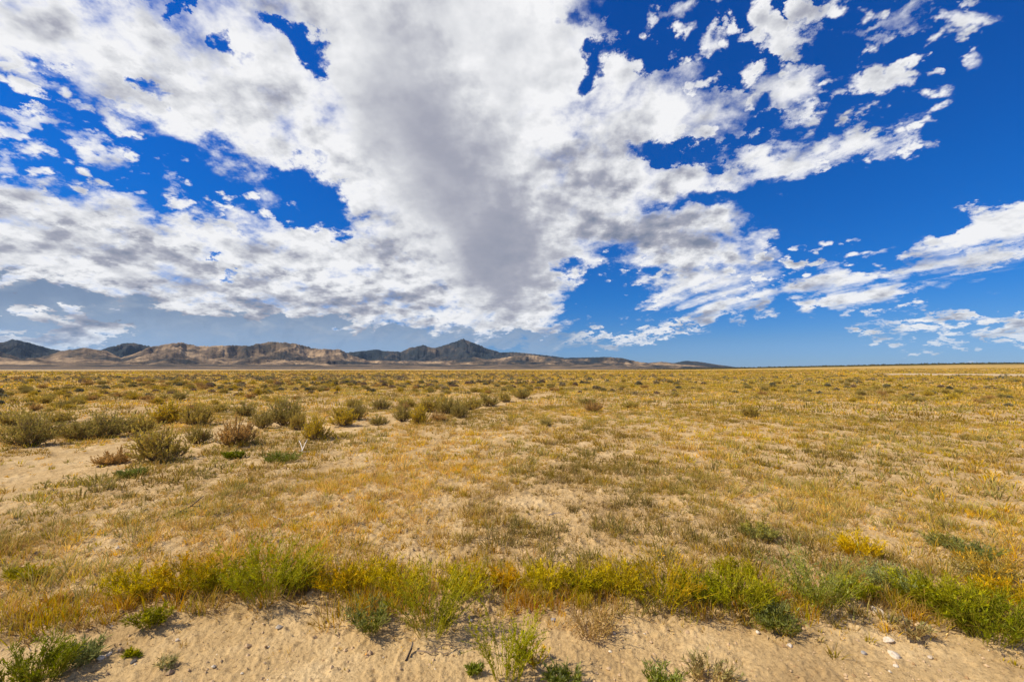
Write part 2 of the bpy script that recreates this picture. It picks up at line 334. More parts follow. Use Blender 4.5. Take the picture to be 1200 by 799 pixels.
# ------------------------------------------------------------------ ground
def ground_material():
    m, t, b = new_mat('sandy_soil')
    g = t.nodes.new('ShaderNodeNewGeometry').outputs['Position']
    at = t.nodes.new('ShaderNodeAttribute'); at.attribute_name = 'cover'; cov_ = at.outputs['Fac']
    at2 = t.nodes.new('ShaderNodeAttribute'); at2.attribute_name = 'far'; far_ = at2.outputs['Fac']
    at3 = t.nodes.new('ShaderNodeAttribute'); at3.attribute_name = 'tint'; veg_ = at3.outputs['Color']
    n1 = tnoise(t, g, 1.3, 5, .6); n2 = tnoise(t, g, 38, 5, .65); n3 = tnoise(t, g, 160, 3, .6)
    sand = tramp(t, n1, [(.3, (.48, .315, .135)), (.5, (.61, .415, .185)), (.7, (.75, .54, .27))])
    mul = tramp(t, n2, [(.34, (.58, .54, .50)), (.46, (.95, .94, .93)), (.60, (1.0, 1.0, 1.0)), (.72, (1.2, 1.2, 1.22))])
    sand = tmix(t, 1.0, sand, mul, 'MULTIPLY')
    mul3 = tramp(t, n3, [(.33, (.70, .68, .66)), (.44, (1, 1, 1)), (.66, (1, 1, 1)), (.74, (1.2, 1.2, 1.2))])
    sand = tmix(t, .7, sand, mul3, 'MULTIPLY')
    # dry litter among the plants
    n4 = tnoise(t, g, 9, 6, .7)
    lit_f = tramp(t, n4, [(.44, (0, 0, 0)), (.60, (1, 1, 1))])
    lf = t.nodes.new('ShaderNodeMath'); lf.operation = 'MULTIPLY'; t.links.new(lit_f, lf.inputs[0]); t.links.new(cov_, lf.inputs[1])
    lf2 = t.nodes.new('ShaderNodeMath'); lf2.operation = 'MULTIPLY'; t.links.new(lf.outputs[0], lf2.inputs[0]); lf2.inputs[1].default_value = .8
    col = tmix(t, lf2.outputs[0], sand, (.33, .215, .085, 1))
    # far off, grass and soil read as one colour
    n5 = tnoise(t, g, .25, 6, .7)
    fm = tramp(t, n5, [(.35, (.70, .68, .66)), (.5, (1, 1, 1)), (.65, (1.25, 1.22, 1.15))])
    vegc = tmix(t, 1.0, veg_, fm, 'MULTIPLY')
    col = tmix(t, far_, col, vegc)
    t.links.new(col, b.inputs['Base Color'])
    b.inputs['Roughness'].default_value = 0.95; b.inputs['Specular IOR Level'].default_value = 0.15
    bp = t.nodes.new('ShaderNodeBump'); bp.inputs['Strength'].default_value = 0.8; bp.inputs['Distance'].default_value = 0.016
    t.links.new(tnoise(t, g, 60, 5, .7), bp.inputs['Height']); t.links.new(bp.outputs[0], b.inputs['Normal'])
    return m

def far_tint(x, y):
    r = np.hypot(x, y); az = np.degrees(np.arctan2(x, y))
    gold = np.array([.54, .34, .095]); olive = np.array([.30, .22, .07]); tan = np.array([.47, .35, .20]); grey = np.array([.20, .165, .135])
    s = fbm(x * .02, y * .02, 4, 91)[:, None]
    c = gold + (olive - gold) * np.clip(.25 + 1.3 * s, 0, 1)
    f = (sstep(60, 130, r) * (1 - sstep(420, 800, r)))[:, None]          # paler, golden belt in the middle distance
    c = c * (1 - .8 * f) + (gold * 1.06) * (.8 * f)
    k = (sstep(900, 1500, r) * (1 - sstep(14, 24, az)))[:, None]  # shaded grey-brown of the plain below the hills, painted into its colour
    c = c * (1 - k) + grey * k
    k = (sstep(700, 1000, r) * sstep(18, 30, az))[:, None]
    c = c * (1 - k) + np.array([.20, .17, .06]) * k
    # pale bare flat far to the right, and a thin pale line under the left hills
    k = (np.exp(-((r - 205) / 32) ** 4) * sstep(38, 43, az) * (1 - sstep(56, 60, az)))[:, None]
    c = c * (1 - k) + np.array([.55, .42, .25]) * k
    k = (np.exp(-((r - 640) / 150) ** 4) * (1 - sstep(-22, 8, az)) * .7)[:, None]
    c = c * (1 - k) + np.array([.60, .45, .24]) * k
    return c

def polar_ground():
    front = np.radians(np.arange(-63, 63.01, 0.15)); backs = np.radians(np.arange(66, 295, 3.0))
    th = np.concatenate([front, backs]); nT = len(th)
    rr = [0.0]; rr += list(np.geomspace(0.15, 1.6, 12)); r = 1.6
    while r < 30: r *= 1.005; rr.append(r)
    while r < 34000: r *= 1.035; rr.append(r)
    rr = np.array(rr); nR = len(rr)
    R, T = np.meshgrid(rr, th, indexing='ij')
    X = (R * np.sin(T)).ravel(); Y = (R * np.cos(T)).ravel(); Z = H(X, Y)
    i = np.arange(nR - 1)[:, None] * nT; j = np.arange(nT)[None, :]; jn = (j + 1) % nT
    F = np.stack([i + j, i + jn, i + nT + jn, i + nT + j], -1).reshape(-1, 4)
    rad = np.hypot(X, Y)
    far = sstep(16, 75, rad) * np.clip(cover(X, Y) * .6 + .4, 0, 1); far = np.maximum(far * .85, sstep(60, 140, rad))
    o = mesh_obj('ground', np.stack([X, Y, Z], -1), F, ground_material(), far_tint(X, Y), smooth=True, extra={'cover': cover(X, Y), 'far': far})
    return tag(o, kind='structure')
polar_ground()

# ------------------------------------------------------------------ hills on the horizon
def prof(pts, az):
    p = np.array([(math.degrees(math.atan((x - 600) / FPX)), h) for x, h in pts]); return np.interp(az, p[:, 0], p[:, 1])
def hills():
    az = np.arange(-74, 36, 0.05); rr = np.geomspace(5200, 24000, 210)
    R, A = np.meshgrid(rr, az, indexing='ij'); a = np.radians(A)
    X = R * np.sin(a); Y = R * np.cos(a)
    cosx = np.cos(a)                       # picture height is set by depth along the view axis
    wob = fbm(A * .35, R / 9000, 3, 401)
    far_p = [(-1600, 24), (-900, 30), (-400, 18), (-120, 24), (-60, 26), (0, 31), (13, 35), (32, 31), (55, 25), (75, 20), (100, 16), (122, 24), (148, 31), (160, 30), (178, 26), (195, 29), (205, 29), (230, 24), (300, 22), (380, 18), (405, 19), (425, 21), (440, 23), (452, 21), (470, 20),
             (480, 25), (496, 28), (506, 25), (512, 25), (530, 31), (543, 36), (554, 31), (572, 24), (588, 19), (600, 20), (620, 18), (640, 16), (662, 13), (690, 13.5), (715, 14), (735, 11), (760, 5), (790, 7), (803, 9.5), (818, 8.5), (840, 5), (862, 2), (900, 1.2), (1000, .6), (1300, 0)]
    mid_p = [(-1600, 20), (-900, 14), (-400, 22), (-100, 14), (-30, 18), (0, 21), (25, 12), (45, 13), (70, 21), (98, 25), (125, 21), (142, 13), (158, 18), (175, 26), (200, 30), (214, 31), (232, 27), (250, 27), (272, 28), (290, 27), (303, 30), (315, 32), (345, 30), (370, 24), (385, 23), (398, 23), (410, 17),
             (430, 10), (470, 9), (520, 9), (545, 12), (556, 14), (570, 11), (590, 13), (605, 15.5), (625, 16), (645, 14), (662, 11), (690, 12), (715, 13.5), (728, 13), (745, 9), (760, 7), (775, 8.5), (790, 6.5), (805, 5), (830, 3), (860, 1.5), (900, .5), (950, 0)]
    low_p = [(-1600, 8), (-200, 12), (0, 10), (40, 13), (60, 9), (120, 9), (160, 8), (200, 13), (240, 9), (300, 12), (345, 10), (400, 10), (440, 7), (500, 6), (560, 9), (600, 8), (640, 8), (700, 6), (760, 5), (830, 2), (900, 0)]
    big = np.zeros_like(R); wood_and_shade = np.zeros_like(R)
    fp, mp_, lp = prof(far_p, A), prof(mid_p, A), prof(low_p, A)
    for (p, rc, wf, wb, seed, dark) in ((fp, 18500, 5200, 4200, 500, .85), (mp_, 12600, 3300, 2600, 540, .12), (lp, 9600, 1500, 1800, 580, .22)):
        rcv = rc * (1 + .05 * wob)
        Hc = p / FPX * (rcv * cosx) * (1 + .05 * fbm(A * 1.3, A * 0 + seed, 4, seed + 40, .6))
        d = (R - rcv); s = np.where(d < 0, -d / wf, d / wb)
        fall = np.clip(1 - s, 0, 1) ** 1.25
        q = 1 - np.exp(-(s / .07) ** 2)                     # 0 on the crest, so the skyline keeps its drawn height
        sc = 1500.0 if seed != 580 else 900.0
        rdg = fbm(X / sc + .4 * fbm(X / 3000, Y / 3000, 2, seed + 5), Y / (sc * 1.5), 5, seed, .5, ridge=True)
        hgt = Hc * fall * (1 + q * (.75 * rdg - .62)) * (1 + .0 * q)
        wd = dark + .40 * sstep(-6, 1, A) * (seed != 500) * (.5 + 2.2 * fbm(A * .5, R / 2500, 3, seed + 31)) + 1.1 * fbm(X / 1700, Y / 1700, 4, seed + 20)  # dark patches: tree cover plus cloud shadows painted into the hill colour
        wood_and_shade = np.where(hgt > big, wd, wood_and_shade); big = np.maximum(big, hgt)
    fan = np.clip((R - 5200) / 4300, 0, 1) ** 1.3 * (5.2 / FPX * 9500) * cosx * (1 - sstep(8, 24, A))     # gravel apron below the hills
    wood_and_shade = np.where(fan > big, .20 + .2 * fbm(X / 900, Y / 300, 3, 650), wood_and_shade)
    # dark belt of juniper at the foot of the hills
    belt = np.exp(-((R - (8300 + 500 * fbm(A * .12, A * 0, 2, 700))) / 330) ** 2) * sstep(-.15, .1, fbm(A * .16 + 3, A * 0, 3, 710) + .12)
    wood_and_shade = np.maximum(wood_and_shade, belt * 1.6)
    Z = np.maximum(big, fan) - .9
    Z[0] = -.9
    nT = len(az); nR = len(rr)
    i = np.arange(nR - 1)[:, None] * nT; j = np.arange(nT - 1)[None, :]
    F = np.stack([i + j, i + j + 1, i + nT + j + 1, i + nT + j], -1).reshape(-1, 4)
    m, t, b = new_mat('dry_hill')
    g = t.nodes.new('ShaderNodeNewGeometry').outputs['Position']
    at = t.nodes.new('ShaderNodeAttribute'); at.attribute_name = 'wood_and_shade'
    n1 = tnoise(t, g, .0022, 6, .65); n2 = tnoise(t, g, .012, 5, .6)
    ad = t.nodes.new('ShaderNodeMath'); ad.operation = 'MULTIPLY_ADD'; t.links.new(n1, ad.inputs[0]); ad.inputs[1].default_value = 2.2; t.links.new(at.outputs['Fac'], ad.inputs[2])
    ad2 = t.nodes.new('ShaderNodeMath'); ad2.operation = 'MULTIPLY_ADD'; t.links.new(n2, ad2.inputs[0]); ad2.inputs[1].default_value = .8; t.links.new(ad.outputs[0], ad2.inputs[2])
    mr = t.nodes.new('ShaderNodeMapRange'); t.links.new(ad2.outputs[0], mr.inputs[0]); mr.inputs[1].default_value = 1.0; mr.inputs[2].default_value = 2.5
    c = tramp(t, mr.outputs[0], [(0, (.55, .39, .22)), (.18, (.45, .31, .175)), (.34, (.24, .165, .10)), (.54, (.105, .082, .06)), (.72, (.045, .045, .045)), (1, (.024, .032, .038))])  # dark stops colour the juniper and the painted cloud shade alike
    t.links.new(c, b.inputs['Base Color']); b.inputs['Roughness'].default_value = 1.0; b.inputs['Specular IOR Level'].default_value = 0.05
    bp = t.nodes.new('ShaderNodeBump'); bp.inputs['Strength'].default_value = 0.8; bp.inputs['Distance'].default_value = 110
    t.links.new(tnoise(t, g, .004, 6, .6), bp.inputs['Height']); t.links.new(bp.outputs[0], b.inputs['Normal'])
    o = mesh_obj('hills', np.stack([X, Y, Z], -1).reshape(-1, 3), F, m, smooth=True, extra={'wood_and_shade': wood_and_shade.ravel()})
    return tag(o, kind='structure')
hills()

# ------------------------------------------------------------------ haze over the plain
def haze():
    x0, x1, y0, y1, z0, z1 = -35000, 35000, -35000, 35000, -2.6, 1900
    V = np.array([(x, y, z) for x in (x0, x1) for y in (y0, y1) for z in (z0, z1)])
    F = np.array([(0, 1, 3, 2), (4, 6, 7, 5), (0, 4, 5, 1), (2, 3, 7, 6), (0, 2, 6, 4), (1, 5, 7, 3)])
    m = bpy.data.materials.new('haze_air'); m.use_nodes = True; t = m.node_tree; t.nodes.clear()
    o_ = t.nodes.new('ShaderNodeOutputMaterial'); v = t.nodes.new('ShaderNodeVolumePrincipled')
    v.inputs['Color'].default_value = (.48, .72, 1.0, 1); v.inputs['Density'].default_value = 0.6e-5; v.inputs['Anisotropy'].default_value = 0.0
    t.links.new(v.outputs[0], o_.inputs['Volume'])
    return tag(mesh_obj('haze', V, F, m), kind='stuff')
haze()

# ------------------------------------------------------------------ plant builders (numpy)
RNG = np.random.default_rng(7)
def lerp(a, b, t): return a + (b - a) * t
def unit(v): return v / np.maximum(np.linalg.norm(v, axis=-1, keepdims=True), 1e-9)

def blades(base, out, length, width, bend, c0, c1):
    """curved grass blades: base points, unit horizontal lean directions, per-blade arrays. 5 verts, 3 triangles each"""
    n = len(base); up = np.array([0, 0, 1.0])
    lean = bend[:, None]
    mid = base + length[:, None] * .55 * unit(up + out * lean * .7)
    tip = mid + length[:, None] * .45 * unit(up + out * lean * 2.2)
    side = np.stack([np.cos(a_ := RNG.uniform(0, np.pi, n)), np.sin(a_), np.zeros(n)], -1) * (width[:, None] / 2)
    V = np.stack([base - side, base + side, mid + side * .75, mid - side * .75, tip], 1).reshape(-1, 3)
    b = np.arange(n)[:, None] * 5
    F = np.stack([b + [0, 1, 2], b + [0, 2, 3], b + [3, 2, 4]], 1).reshape(-1, 3)
    C = np.stack([c0, c0, lerp(c0, c1, .6), lerp(c0, c1, .6), c1], 1).reshape(-1, 3)
    return V, F, C

def leaves(pos, dirv, length, width, col):
    """small pointed leaves: 4 verts, 2 triangles each"""
    n = len(pos); d = unit(dirv)
    s = unit(np.cross(d, unit(RNG.normal(size=(n, 3))))) * (width[:, None] / 2)
    m = pos + d * length[:, None] * .45
    V = np.stack([pos, m + s, pos + d * length[:, None], m - s], 1).reshape(-1, 3)
    b = np.arange(n)[:, None] * 4
    F = np.stack([b + [0, 1, 2], b + [0, 2, 3]], 1).reshape(-1, 3)
    return V, F, np.repeat(col, 4, 0)

def tubes(paths, r0, r1):
    """three-sided tapered twigs; paths (n, k, 3)"""
    n, k, _ = paths.shape
    d = np.gradient(paths, axis=1); d = unit(d)
    a = unit(np.cross(d, np.array([.31, .87, .38]))); b = np.cross(d, a)
    rad = lerp(r0[:, None], r1[:, None], np.linspace(0, 1, k)[None])[..., None]
    ring = np.stack([paths + rad * (a * math.cos(t) + b * math.sin(t)) for t in (0, 2.094, 4.189)], 2)     # n,k,3,3
    V = ring.reshape(-1, 3)
    i = (np.arange(n) * k * 3)[:, None, None] + (np.arange(k - 1) * 3)[None, :, None]; j = np.arange(3)[None, None]; jn = (j + 1) % 3
    q = np.stack([i + j, i + jn, i + 3 + jn, i + 3 + j], -1).reshape(-1, 4)
    F = np.concatenate([q[:, [0, 1, 2]], q[:, [0, 2, 3]]])
    return V, F

def cat(parts):
    V, F, C, o = [], [], [], 0
    for v, f, c in parts:
        V.append(v); F.append(f + o); C.append(c); o += len(v)
    return np.concatenate(V), np.concatenate(F), np.concatenate(C)

M_grass = leaf_mat('dry_grass_blades', .7, .42)
M_leaf = leaf_mat('plant_leaves', .6, .35)
M_sage = leaf_mat('sagebrush_foliage', .8, .28)
M_twig = leaf_mat('woody_twigs', .9, 0.0)

STRAW = np.array([.68, .46, .15]); OCHRE = np.array([.66, .41, .04]); GREYG = np.array([.33, .295, .095]); PINK = np.array([.48, .31, .125])
OLIVE = np.array([.40, .315, .04]); YGREEN = np.array([.50, .40, .025]); PALE = np.array([.78, .58, .27])
KINDS_ = np.array([STRAW, OCHRE, GREYG, PINK, OLIVE, YGREEN, PALE])

def species(x, y):
    """index of plant kind at each place, changing in patches"""
    n = len(x); r = np.hypot(x, y)
    g = 2.2 * fbm(x * .22, y * .22, 5, 201) ; o = fbm(x * .5 + 40, y * .5, 3, 211); rt = sstep(-1, 6, x) * sstep(7, 13, y)
    W = np.stack([
        .9 + 0 * x,
        .55 + 1.3 * np.clip(o, 0, 1) * 2 + .30 * rt,
        .75 + 2.2 * np.clip(g, -.3, 1) - .35 * sstep(25, 60, r),
        .45 + .3 * np.clip(-g, 0, 1),
        .45 + 1.0 * np.clip(g + .15, 0, 1) + .8 * rt,
        .16 + .6 * np.clip(o - .1, 0, 1) + .25 * rt,
        .35 + 0 * x], 1)
    W = np.clip(W, .02, None); W = W.cumsum(1); W /= W[:, -1:]
    return (RNG.random(n)[:, None] > W).sum(1).clip(0, 6)

def scatter_polar(r0, r1, per_m2, half=63.0):
    n = int((r1 ** 2 - r0 ** 2) * math.radians(half) * per_m2)
    r = np.sqrt(RNG.uniform(r0 ** 2, r1 ** 2, n)); a = np.radians(RNG.uniform(-half, half, n))
    return r * np.sin(a), r * np.cos(a)

def grass_ring(r0, r1, per_m2, nb, ln, wd, spread, kind_pick=None, ground_fine=True, zoff=0.0, dens_pow=1.0, tall=.5, pale=0.0):
    x, y = scatter_polar(r0, r1, per_m2)
    c = cover(x, y); keep = RNG.random(len(x)) < c ** dens_pow; x, y, c = x[keep], y[keep], c[keep]
    k = species(x, y); n = len(x)
    k = np.where(RNG.random(n) < pale, np.where(RNG.random(n) < .5, 0, 6), k)
    clump = fbm(x * 1.9, y * 1.9, 3, 555)
    s = RNG.uniform(.45, 1.2, n) * (1 - tall + tall * 1.4 * c) * np.clip(1 + 1.1 * clump, .55, 1.6)
    s = np.where(k == 2, s * 1.1, s); s = np.where(k == 6, s * .75, s)
    i = np.repeat(np.arange(n), nb); m = len(i)
    th = RNG.uniform(0, 2 * np.pi, m); rad = np.sqrt(RNG.random(m)) * spread * s[i]
    bx, by = x[i] + rad * np.cos(th), y[i] + rad * np.sin(th)
    bz = H(x, y, ground_fine)[i] - .006 + zoff
    L_ = RNG.uniform(ln[0], ln[1], m) * s[i] * np.where(k[i] == 1, .8, 1)
    w = RNG.uniform(wd[0], wd[1], m) * np.where(k[i] == 2, 1.35, 1)
    col = KINDS_[k] * RNG.uniform(.55, 1.25, (n, 1)) * np.clip(1.05 - 1.5 * fbm(x * .28, y * .28, 4, 566), .5, 1.35)[:, None]; col = col[i] * RNG.uniform(.8, 1.22, (m, 1)) * RNG.uniform(.94, 1.06, (m, 3))
    tip = lerp(col, np.array([.78, .54, .18]), RNG.uniform(.1, .65, (m, 1)))
    out = np.stack([np.cos(th), np.sin(th), 0 * th], -1)
    return blades(np.stack([bx, by, bz], -1), out, L_, w, RNG.uniform(.15, 1.1, m) * (.5 + rad / (spread * s[i] + 1e-6)), col * .80, tip)

def stuff(name, parts, mat):
    V, F, C = cat(parts)
    return tag(mesh_obj(name, V, F, mat, C), kind='stuff')

stuff('grass', [
    grass_ring(2.2, 8.5, 110, 18, (.045, .15), (.004, .0085), .055),
    grass_ring(2.6, 9.5, 230, 6, (.02, .065), (.004, .009), .05, dens_pow=.45, pale=.7),
    grass_ring(8.5, 22, 46, 13, (.055, .155), (.009, .018), .085),
    grass_ring(22, 60, 9, 10, (.09, .20), (.02, .05), .20, ground_fine=False),
], M_grass)
stuff('distant_grass', [
    grass_ring(60, 160, 1.2, 8, (.13, .24), (.08, .18), .5, ground_fine=False),
    grass_ring(160, 520, .08, 7, (.25, .45), (.3, .7), 1.4, ground_fine=False),
], M_grass)

# fallen litter: dry bits lying on the soil
def litter():
    x, y = scatter_polar(1.9, 9, 260, 62); c = cover(x, y); k = RNG.random(len(x)) < (.10 + .9 * c); x, y = x[k], y[k]; n = len(x)
    th = RNG.uniform(0, 2 * np.pi, n)
    d = np.stack([np.cos(th), np.sin(th), RNG.uniform(-.1, .35, n)], -1)
    pal = np.array([[.45, .33, .19], [.60, .47, .30], [.26, .18, .11], [.50, .33, .14], [.13, .10, .07]])
    col = pal[RNG.integers(0, 5, n)] * RNG.uniform(.8, 1.2, (n, 1))
    return leaves(np.stack([x, y, H(x, y) + .003], -1), d, RNG.uniform(.015, .06, n), RNG.uniform(.003, .007, n), col)
stuff('plant_litter', [litter()], M_grass)

# crumbs of soil and small stones on the bare verge
def gravel():
    x1, y1 = scatter_polar(1.7, 4.6, 620, 62); x2, y2 = scatter_polar(4.6, 9, 110, 60)
    x, y = np.r_[x1, x2], np.r_[y1, y2]; k = RNG.random(len(x)) < (.30 + .7 * vnoise(x * 1.4, y * 1.4, 300).clip(0, 1)); x, y = x[k], y[k]; n = len(x)
    s = np.clip(RNG.lognormal(-5.15, .55, n), .002, .030)
    base = np.array([(1, 0, 0), (.3, .95, .1), (-.8, .55, 0), (-.75, -.6, .05), (.35, -.9, 0), (.1, .05, .8), (0, 0, -.6)])
    tri = np.array([(0, 1, 5), (1, 2, 5), (2, 3, 5), (3, 4, 5), (4, 0, 5), (1, 0, 6), (2, 1, 6), (3, 2, 6), (4, 3, 6), (0, 4, 6)])
    B = base[None] * RNG.uniform(.65, 1.3, (n, 7, 3)) * s[:, None, None]
    a = RNG.uniform(0, 6.28, n); ca, sa = np.cos(a)[:, None], np.sin(a)[:, None]
    P_ = np.stack([B[..., 0] * ca - B[..., 1] * sa, B[..., 0] * sa + B[..., 1] * ca, B[..., 2]], -1)
    P_ += np.stack([x, y, H(x, y) + s * .15], -1)[:, None]
    t = RNG.random(n); col = np.where(t[:, None] < .80, np.array([.50, .355, .21]), np.where(t[:, None] < .93, np.array([.33, .21, .11]), np.array([.68, .58, .43]))) * RNG.uniform(.75, 1.2, (n, 1))
    return P_.reshape(-1, 3), (np.arange(n)[:, None, None] * 7 + tri).reshape(-1, 3), np.repeat(col, 7, 0)
stuff('gravel', [gravel()], M_twig)

# ------------------------------------------------------------------ sagebrush
def make_sage(seed, w=1.0, h=.62, tone=0, leafn=9500):
    """returns (foliage V,F,C), (branches V,F,C) of a rounded desert shrub w wide and h high"""
    r_ = np.random.default_rng(seed)
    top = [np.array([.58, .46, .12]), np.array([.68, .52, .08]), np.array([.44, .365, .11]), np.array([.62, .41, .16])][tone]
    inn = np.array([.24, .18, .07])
    nb = 26; paths = []; tips = []
    for i in range(nb):
        a = 2 * np.pi * i / nb + r_.uniform(-.3, .3); el = math.asin(r_.uniform(.12, 1.0))
        end = np.array([math.cos(a) * math.cos(el) * w * .42, math.sin(a) * math.cos(el) * w * .42, h * (.06 + .74 * math.sin(el))]) * r_.uniform(.6, 1.05)
        b0 = np.array([math.cos(a), math.sin(a), 0]) * .05 * w
        t = np.linspace(0, 1, 6)[:, None]
        p = b0 + (end - b0) * t; p[:, 2] = b0[2] + (end[2]) * t[:, 0] ** 1.0; p += r_.normal(0, .018, p.shape) * w * t
        paths.append(p); tips.append(p)
    paths = np.array(paths)
    tw = []; nt_ = 13
    for p in tips:
        for j in range(nt_):
            f = r_.uniform(.3, 1.0); k = f * 5; i0 = min(int(k), 4); s = p[i0] + (p[i0 + 1] - p[i0]) * (k - i0)
            d = unit(s * np.array([1.6, 1.6, .3]) / w + np.array([0, 0, .5]) + r_.normal(0, .33, 3)); ln = r_.uniform(.10, .21) * h / .62 * (1.15 if f > .8 else .9)
            t = np.linspace(0, 1, 6)[:, None]; q = s + d * ln * t + np.array([0, 0, .10]) * ln * t ** 2 * 3
            tw.append(q)
    tw = np.array(tw)
    Vb, Fb = tubes(paths, np.full(nb, .016 * w), np.full(nb, .005 * w)); Vt, Ft = tubes(tw, np.full(len(tw), .0035), np.full(len(tw), .0015))
    cb = np.tile(np.array([.17, .125, .085]), (len(Vb), 1)); ct = np.tile(np.array([.24, .18, .11]), (len(Vt), 1))
    n = leafn; i = r_.integers(0, len(tw), n); f = r_.uniform(.15, 1.05, n) ** .8; k = np.clip(f, 0, .999) * 5; i0 = k.astype(int)
    pos = tw[i, i0] + (tw[i, i0 + 1] - tw[i, i0]) * (k - i0)[:, None]
    d = unit(tw[i, 5] - tw[i, 0]) * 1.2 + r_.normal(0, .55, (n, 3)) + np.array([0, 0, .25])
    tint_i = r_.uniform(.72, 1.28, len(tw))[i]
    hgt = np.clip(pos[:, 2] / h, 0, 1.1)[:, None]
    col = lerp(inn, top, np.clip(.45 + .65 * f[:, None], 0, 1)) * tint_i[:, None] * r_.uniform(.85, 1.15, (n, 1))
    dry = (r_.random(n) < .16)[:, None]; col = np.where(dry, np.array([.46, .33, .16]) * r_.uniform(.8, 1.1, (n, 1)), col)
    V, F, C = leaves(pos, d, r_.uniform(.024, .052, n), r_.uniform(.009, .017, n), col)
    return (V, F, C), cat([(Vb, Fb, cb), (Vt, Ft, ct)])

SAGE = []
for q, (tone, h_) in enumerate([(0, .62), (1, .60), (2, .66), (3, .50), (0, .55), (2, .58), (1, .68)]):
    fo, br = make_sage(900 + q, 1.0, h_, tone)
    SAGE.append((h_, fo, br))
def sage_mesh(nm, arr, mat):
    o = mesh_obj(nm, *arr[:2], mat, arr[2]); me = o.data; bpy.data.objects.remove(o); return me
SAGE_M = [(h_, sage_mesh('foliage', fo, M_sage), sage_mesh('branches', br, M_twig)) for h_, fo, br in SAGE]

def child(name, me, parent):
    o = bpy.data.objects.new(name, me); COL.objects.link(o); o.parent = parent; return o
def place_sage(k, x, y, w, h, label, group=None, rz=None, name='sagebrush'):
    h0, mf, mb = SAGE_M[k]
    t = thing(name, label, 'shrub', (x, y, float(H(x, y)) - .01), group, rz if rz is not None else RNG.uniform(0, 6.28))
    t.scale = (w * (1.12 + .1 * math.sin(x * 7)), w * (.9 + .1 * math.cos(y * 5)), h / h0)
    child('foliage', mf, t); child('branches', mb, t)
    return t
# px, py of the foot, width and height in photo pixels, kind, label
HAND = [
 (14, 526, 62, 40, 2, 'large grey-green sagebrush cut by the left edge of the photo, beside the sandy wash'),
 (78, 517, 46, 26, 5, 'dark low sagebrush, left half of the twin bushes above the sandy wash at far left'),
 (110, 514, 50, 32, 2, 'dark domed sagebrush, right half of the twin bushes above the sandy wash at far left'),
 (164, 545, 74, 47, 0, 'biggest and nearest sagebrush, olive and bushy, standing in the sandy wash at left'),
 (121, 545, 40, 20, 3, 'low reddish-brown dead shrub touching the left side of the biggest sagebrush'),
 (184, 497, 46, 27, 1, 'yellowish sagebrush standing behind the biggest sagebrush'),
 (150, 508, 42, 24, 4, 'tan dry sagebrush behind and left of the biggest sagebrush'),
 (223, 499, 42, 29, 0, 'round olive sagebrush with a dense even crown, right of the yellowish one'),
 (226, 519, 34, 24, 5, 'small grey sagebrush in front of the round olive one, by the sand'),
 (266, 524, 58, 34, 3, 'broad reddish-brown sagebrush with upright twigs, green weeds at its foot'),
 (303, 501, 30, 24, 2, 'small dark sagebrush close behind the broad reddish-brown one'),
 (328, 498, 44, 36, 2, 'tall dark green sagebrush at the middle of the left shrub belt'),
 (345, 503, 26, 22, 0, 'small olive sagebrush leaning on the right side of the tall dark one'),
 (363, 517, 44, 30, 1, 'yellow-green sagebrush standing alone in the pale sand, left of centre'),
 (396, 500, 44, 24, 1, 'golden sagebrush with a dark right side, just right of the lone yellow-green one'),
 (415, 493, 30, 22, 2, 'dark sagebrush close behind the golden one'),
 (412, 478, 22, 11, 4, 'small tan sagebrush on the flat beyond the golden one'),
 (444, 481, 22, 15, 2, 'small dark round sagebrush alone, left of the centre thicket'),
 (441, 498, 26, 13, 5, 'low grey sagebrush on the sand, in front of the centre thicket'),
 (470, 494, 30, 20, 2, 'dark sagebrush at the left end of the centre thicket'),
 (489, 498, 28, 24, 1, 'yellow-olive sagebrush at the front left of the centre thicket'),
 (502, 484, 34, 20, 0, 'olive sagebrush at the back of the centre thicket'),
 (512, 495, 30, 12, 3, 'low brown sagebrush at the front of the centre thicket'),
 (524, 486, 36, 22, 5, 'grey sagebrush in the middle of the centre thicket'),
 (538, 491, 26, 20, 2, 'dark compact sagebrush at the front right of the centre thicket'),
 (552, 480, 32, 17, 4, 'tan sagebrush at the right of the centre thicket'),
 (571, 475, 34, 16, 2, 'dark wide sagebrush beyond the right end of the centre thicket'),
 (591, 470, 26, 13, 0, 'olive sagebrush last but one toward the right end of the shrub belt'),
 (612, 467, 24, 14, 2, 'dark sagebrush at the far right tip of the shrub belt'),
 (205, 470, 24, 12, 5, 'small grey sagebrush on the plain above the round olive one'),
 (60, 496, 34, 15, 4, 'tan low sagebrush on the flat behind the twin bushes'),
 (282, 488, 30, 16, 5, 'grey sagebrush in the green patch behind the broad reddish-brown one'),
 (252, 484, 26, 12, 4, 'tan sagebrush in the green patch, right of the round olive one'),
 (5, 500, 40, 20, 4, 'tan sagebrush at the left edge of the photo, behind the large grey-green one'),
 (640, 500, 22, 9, 5, 'low grey shrub alone in the grass just right of the centre'),
 (740, 478, 26, 9, 4, 'low tan shrub alone in the grass right of centre'),
 (690, 474, 30, 8, 5, 'low grey shrub beyond the sandy wash tip, right of centre'),
]
taken = []
for px, py, w, h, k, lab in HAND:
    x, y = gp(px, py); d = y
    place_sage(k, x, y + w / FPX * d * .3, w / FPX * d * 1.0, h / FPX * d * 1.0, lab)
    taken.append((x, y, w / FPX * d * .5))

